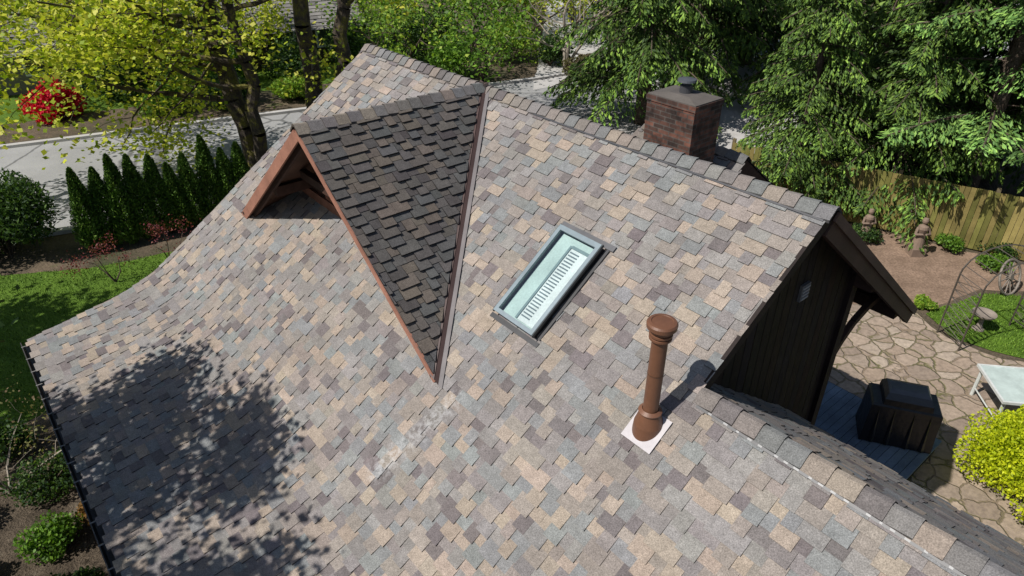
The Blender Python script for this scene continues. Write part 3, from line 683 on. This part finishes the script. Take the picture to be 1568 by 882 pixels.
def conifer_mesh(H,R,nb,per,droop,pal,lsz,asp,hang,z0=.6):
    C=[];U=[];Vv=[];LL=[];CO=[]; tm=MB()
    for i in range(12):
        a=H*i/12;b=H*(i+1)/12; r=lambda z:.30*(1-z/H)+.02
        tube(tm,(0,0,a),(0,0,b),r(a),r(b),9)
    for k in range(nb):
        h=z0+(H-z0)*(k/nb)**1.15; a=rng.uniform(0,2*math.pi); L=R*(1-(h/H))**.75*rng.uniform(.7,1.12)+.3
        dr=droop*rng.uniform(.7,1.3); out=V(math.cos(a),math.sin(a),0); sd=V(-math.sin(a),math.cos(a),0)
        pp=[V(0,0,h)+out*L*t+V(0,0,1)*(.12*L*t-dr*L*t*t) for t in np.linspace(0,1,6)]
        for q0,q1 in zip(pp[:-1],pp[1:]): tube(tm,q0,q1,.03,.015,4)
        n=int(per*(.4+L/R)); nt_=max(4,int(L*6)); tw=rng.integers(0,nt_,n); tt=.12+.88*(tw+.5)/nt_+rng.normal(size=n)*.012
        side=np.where(tw%2==0,1,-1); tl=L*.34*(1.08-tt)+.12; f=rng.random(n)**.8
        lat=side*tl*f; px=tt*L+.45*tl*f; pz=h+.12*L*tt-dr*L*tt*tt - hang*tl*f*f*1.0 - hang*.18*rng.random(n)
        c=out[None]*px[:,None]+sd[None]*lat[:,None]+V(0,0,1)[None]*pz[:,None]+rng.normal(size=(n,3))*.035
        u=unit(out[None]*.6+sd[None]*(side*.7)[:,None]+np.array([[0,0,-hang*.9]])+rng.normal(size=(n,3))*.35)
        v=unit(np.cross(u,unit(V(0,0,1)[None]+rng.normal(size=(n,3))*.5)))
        C.append(c);U.append(u);Vv.append(v);LL.append(lsz*rng.uniform(.6,1.4,n)); 
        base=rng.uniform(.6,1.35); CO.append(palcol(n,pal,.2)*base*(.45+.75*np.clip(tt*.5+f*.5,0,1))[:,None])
    C=np.concatenate(C);U=np.concatenate(U);Vv=np.concatenate(Vv);LL=np.concatenate(LL);CO=np.concatenate(CO)
    return tm,npmesh('conifer_foliage',leafverts(C,U,Vv,LL,LL*asp),4,CO,MLC)
def plant_conifers(name,meshdata,places):
    tm,lm=meshdata; tr=tm.obj('trunk_tmp',[MBK2]); me=tr.data; bpy.data.objects.remove(tr)
    for i,(x,y,r,sc) in enumerate(places):
        root=empty(name if i==0 else '%s.%03d'%(name,i),(x,y,0)); root.rotation_euler=(0,0,r); root.scale=(sc,)*3
        for nm,m in (('trunk',me),('foliage',lm)):
            o=bpy.data.objects.new(nm,m); scene.collection.objects.link(o); o.parent=root
CED=[(.07,.13,.022),(.11,.20,.03),(.18,.29,.04),(.05,.10,.02)]
FIR=[(.11,.22,.05),(.17,.32,.07),(.24,.40,.085),(.07,.15,.035)]
ced=conifer_mesh(14,4.0,120,380,.38,CED,.21,.34,.9,z0=1.6)
plant_conifers('western_red_cedar_tree',ced,[(5.4,28.2,0,1),(12.2,23.0,1.2,1),(8.8,20.2,2.9,.62),(11.6,19.6,4.2,.7),(16.4,22.5,5.5,1.1),(9.0,34,4.5,1.1),(14.5,30,.6,1.1),(12.5,38,3,1.2)])
fir=conifer_mesh(14,4.2,120,460,.16,FIR,.17,.32,.45,z0=2.8)
plant_conifers('douglas_fir_tree',fir,[(13.4,18.9,.4,1.0),(18.5,17.5,2.0,1.05),(-36,34,2.5,1.2)])
def blades(name,poly,n,h,parent):
    P=np.array(poly); mn=P.min(0);mx=P.max(0); q=rng.uniform(mn,mx,(n*2,2)); 
    ins=np.zeros(len(q),bool); j=len(P)-1
    for i in range(len(P)):
        xi,yi=P[i];xj,yj=P[j]; cond=((yi>q[:,1])!=(yj>q[:,1]))&(q[:,0]<(xj-xi)*(q[:,1]-yi)/(yj-yi+1e-9)+xi); ins^=cond; j=i
    q=q[ins][:n]; n=len(q); a=rng.uniform(0,6.28,n); w=.012
    b=np.stack([q[:,0],q[:,1],np.full(n,.018)],1); dx=np.stack([np.cos(a)*w,np.sin(a)*w,np.zeros(n)],1)
    tip=b+np.stack([rng.normal(size=n)*.02,rng.normal(size=n)*.02,h*rng.uniform(.6,1.3,n)],1)
    Vt=np.stack([b-dx,b+dx,tip],1).reshape(-1,3)
    me=npmesh(name,Vt,3,palcol(n,[(.11,.21,.018),(.16,.27,.03),(.08,.16,.015)],.2),MLC); o=bpy.data.objects.new(name,me); scene.collection.objects.link(o); o.parent=parent
blades('grass_blades',lawnpts,60000,.05,bpy.data.objects['lawn'])
blades('grass_blades_back',backlawn,30000,.05,bpy.data.objects['back_lawn'])

# ------------------------------------------------------------- garden objects
mb=MB(); p0=V(7.0,21.0,0);p1=V(22,11.6,0);L=np.linalg.norm(p1-p0);d=(p1-p0)/L; x=0
while x<L:
    w=.14; c=random.uniform(.7,1.25); a=p0+d*x;b=p0+d*(x+w-.012); hh=1.8+random.uniform(-.012,.012); mossy=random.random()
    col=(.27*c,.215*c,.075*c) if mossy>.35 else (.19*c,.18*c,.05*c)
    beam(mb,(a+b)/2+V(0,0,.05),(a+b)/2+V(0,0,hh),w-.012,.02,0,col,up=(-d[1],d[0],0)); x+=w
x=0
while x<L:
    a=p0+d*x; beam(mb,a+V(.05,.07,0),a+V(.05,.07,1.9),.1,.1,0,(.15,.12,.07),up=(-d[1],d[0],0)); x+=2.4
for z in (.35,1.5): beam(mb,p0+V(.04,.05,z),p1+V(.04,.05,z),.04,.09,0,(.15,.12,.07))
mb.obj('wooden_fence',[M_wood])
g=empty('covered_barbecue_grill',W(5.55,-5.05,.342)); g.rotation_euler=(0,0,math.atan2(Ry,Rx)+.55)
mb=MB()
def ring(x,y,z,n=1): return [(-x,-y,z),(x,-y,z),(x,y,z),(-x,y,z)]
KB=(.012,.012,.014); KT=(.085,.088,.092)  # black cover; upper faces greyed, light from above put into the colour
def skin(rs,cols):
    for (A,B),c in zip(zip(rs[:-1],rs[1:]),cols):
        for i in range(4): mb.face([A[i],A[(i+1)%4],B[(i+1)%4],B[i]],0,c)
    mb.face(rs[-1],0,cols[-1])
skin([ring(.60,.34,.02),ring(.58,.32,.40),ring(.57,.31,.84),ring(.54,.285,.88)],[KB,KB,KB,(.05,.052,.055)])
lid=[ring(.40,.30,.885),ring(.39,.29,1.0),ring(.34,.21,1.10),ring(.30,.12,1.135)]
skin(lid,[KB,(.04,.042,.045),KT,KT])
for x in (-.45,-.2,.12,.38): 
    for sg in (-1,1): mb.face([(x,sg*.345,.03),(x+.05,sg*.375,.03),(x+.02,sg*.325,.82)],0,KB); mb.face([(x+.10,sg*.345,.03),(x+.05,sg*.375,.03),(x+.02,sg*.325,.82)],0,(.016,.016,.018))
mb.obj('grill_cover',[mat_attr('vinyl_cover',.4,5,(.85,1.2),2,(.85,1.15),.5,.03,spec=.5)],g)
t=empty('patio_table',(10.25,10.40,0)); t.rotation_euler=(0,0,-.15); mb=MB()
lbox(mb,-.85,.85,-.55,.55,.72,.735,0,(.46,.54,.51)); 
for a in (-.89,.85): lbox(mb,a,a+.04,-.59,.59,.69,.745,0,(.60,.62,.60))
for a in (-.59,.55): lbox(mb,-.85,.85,a,a+.04,.69,.745,0,(.60,.62,.60))
for x in (-.80,.80):
    for y in (-.50,.50): tube(mb,(x,y,0),(x,y,.70),.035,.035,8,0,(.55,.58,.56))
    tube(mb,(x,-.5,.2),(x,.5,.2),.015,.015,6,0,(.5,.52,.5))
mb.obj('table_top_and_legs',[M_metal],t)
bb=empty('bird_bath',(11.0,13.35,0)); bb.scale=(.68,)*3; mb=MB()
lathe(mb,(0,0,0),[(.20,0),(.20,.06),(.12,.10),(.08,.25),(.07,.45),(.12,.55),(.20,.58),(.36,.64),(.38,.70),(.35,.70),(.22,.63),(0,.61)],24,0,(.25,.21,.175)); mb.obj('pedestal_and_bowl',[M_gen],bb)
ar=empty('metal_garden_arbor',(10.95,13.0,.02)); ar.rotation_euler=(0,0,.15); ar.scale=(1.45,1.2,1.0); mb=MB()
K=(.075,.062,.05)
for y in (-.3,.3):
    pts=[(-.65,y,0),(-.65,y,1.6)]+[(-.65*math.cos(a),y,1.6+.65*math.sin(a)) for a in np.linspace(.2,math.pi-.2,10)]+[(.65,y,1.6),(.65,y,0)]
    for a,b in zip(pts[:-1],pts[1:]): tube(mb,a,b,.015,.015,5,0,K)
for a in np.linspace(0,math.pi,11): tube(mb,(-.65*math.cos(a),-.3,1.6+.65*math.sin(a)),(-.65*math.cos(a),.3,1.6+.65*math.sin(a)),.010,.010,4,0,K)
for x in (-.65,.65):
    for z in np.arange(.2,1.6,.2):
        tube(mb,(x,-.3,z),(x,.3,z),.009,.009,4,0,K); tube(mb,(x,-.3,z),(x,.3,z+.2),.007,.007,4,0,K); tube(mb,(x,.3,z),(x,-.3,z+.2),.007,.007,4,0,K)
mb.obj('arch_frame',[M_metal],ar)
ww=empty('wagon_wheel',(12.6,15.0,.45)); ww.rotation_euler=(1.2,0,.5); mb=MB()
for i in range(24):
    a=2*math.pi*i/24;b=2*math.pi*(i+1)/24; tube(mb,(.45*math.cos(a),.45*math.sin(a),0),(.45*math.cos(b),.45*math.sin(b),0),.03,.03,6,0,(.22,.19,.16))
for i in range(12):
    a=2*math.pi*i/12; tube(mb,(0,0,0),(.45*math.cos(a),.45*math.sin(a),0),.018,.014,5,0,(.22,.19,.16))
tube(mb,(0,0,-.06),(0,0,.06),.08,.08,10,0,(.2,.17,.14),True); mb.obj('rim_and_spokes',[M_wood],ww)
for nm,x,y,h in (('garden_statue',11.3,17.0,1.05),('garden_statue.001',10.2,17.8,.95)):
    st=empty(nm,(x,y,0)); mb=MB(); c=(.22,.16,.12)
    lbox(mb,-.18,.18,-.18,.18,0,.22,0,c)
    lathe(mb,(0,0,.22),[(.17,0),(.15,.1),(.11,.35),(.10,.42),(.14,.55),(.12,.62),(.045,.66),(.045,.69),(.075,.73),(.08,.78),(.06,.84),(0,.86)],14,0,c)
    for sg in (-1,1):
        tube(mb,(sg*.13,0,.80),(sg*.19,-.06,.62),.04,.035,7,0,c); tube(mb,(sg*.19,-.06,.62),(sg*.04,-.15,.66),.035,.028,7,0,c,True)
    st.scale=(h,h,h); mb.obj('figure_on_plinth',[M_gen],st)
def nhouse(name,loc,rot,w,dp,h,rise,wc,rc):
    r=empty(name,loc); r.rotation_euler=(0,0,rot); mb=MB()
    lbox(mb,-w/2,w/2,-dp/2,dp/2,0,h,0,wc)
    for sg in (-1,1): mb.face([(sg*w/2,-dp/2,h),(sg*w/2,dp/2,h),(sg*w/2,0,h+rise)],0,wc)
    mb.obj('walls',[M_gen],r); mb=MB(); o=.6; ang=math.atan2(rise,dp/2)
    for sg in (-1,1):
        L=math.hypot(rise,dp/2)+o; n=int(L/.3)
        for i in range(n):
            a=i*L/n;b=(i+1)*L/n; x=-w/2-o
            while x<w/2+o:
                wd=random.uniform(.4,.8); c=random.uniform(.75,1.25); x2=min(x+wd,w/2+o)
                z=lambda t:h+rise-t*math.sin(ang)
                y=lambda t:sg*t*math.cos(ang)
                mb.face([(x,y(a),z(a)+.02),(x2,y(a),z(a)+.02),(x2,y(b),z(b)+.05),(x,y(b),z(b)+.05)],0,tuple(k*c for k in rc)); x=x2
    mb.obj('roof',[M_gen],r)
    mb=MB()
    for i in range(3):
        x=-w/2+w*(i+.5)/3
        for sg in (-1,1): lbox(mb,x-.7,x+.7,sg*(dp/2+.02)-.01,sg*(dp/2+.02)+.01,.9,1.8,0)
    mb.obj('windows',[m_glass_dark],r)
    mb=MB()
    for i in range(3):
        x=-w/2+w*(i+.5)/3
        for a,b,c,d in ((-.8,.8,1.8,1.88),(-.8,.8,.8,.9),(-.8,-.7,.9,1.8),(.7,.8,.9,1.8)): lbox(mb,x+a,x+b,-dp/2-.06,-dp/2-.001,c,d,0,(.7,.7,.66))
    mb.obj('window_trim',[M_gen],r)
nhouse('neighbour_house',(-27.0,35.0,0),.38,12,8,2.0,1.6,(.20,.18,.15),(.21,.20,.18))
nhouse('neighbour_house.001',(-13.6,40.5,0),.45,8,7,2.0,1.5,(.09,.07,.055),(.19,.18,.17))

# ------------------------------------------------------------- light / camera
Ld=nrm(V(-.552,-.291,.781))
sun=bpy.data.lights.new('sun','SUN'); sun.energy=5.0; sun.angle=math.radians(.5); sun.color=(1,.96,.90)
so=bpy.data.objects.new('sun',sun); scene.collection.objects.link(so)
from mathutils import Vector
so.rotation_euler=Vector(tuple(Ld)).to_track_quat('Z','Y').to_euler()
w=bpy.data.worlds.new('World'); scene.world=w; w.use_nodes=True; nt=w.node_tree; bg=nt.nodes['Background']
sky=nt.nodes.new('ShaderNodeTexSky'); sky.sky_type='NISHITA'; sky.sun_disc=False
sky.sun_elevation=math.asin(Ld[2]); sky.sun_rotation=math.atan2(Ld[0],Ld[1])
nt.links.new(sky.outputs[0],bg.inputs[0]); bg.inputs[1].default_value=.08
scene.view_settings.view_transform='Standard'; scene.view_settings.look='None'; scene.view_settings.exposure=0
cam=bpy.data.cameras.new('camera'); co=bpy.data.objects.new('camera',cam); scene.collection.objects.link(co)
co.location=(0,0,9.5); co.rotation_euler=(math.radians(58),0,0); cam.sensor_width=36; cam.lens=36*1060/1568; cam.clip_end=2000; cam.clip_start=.1
scene.camera=co
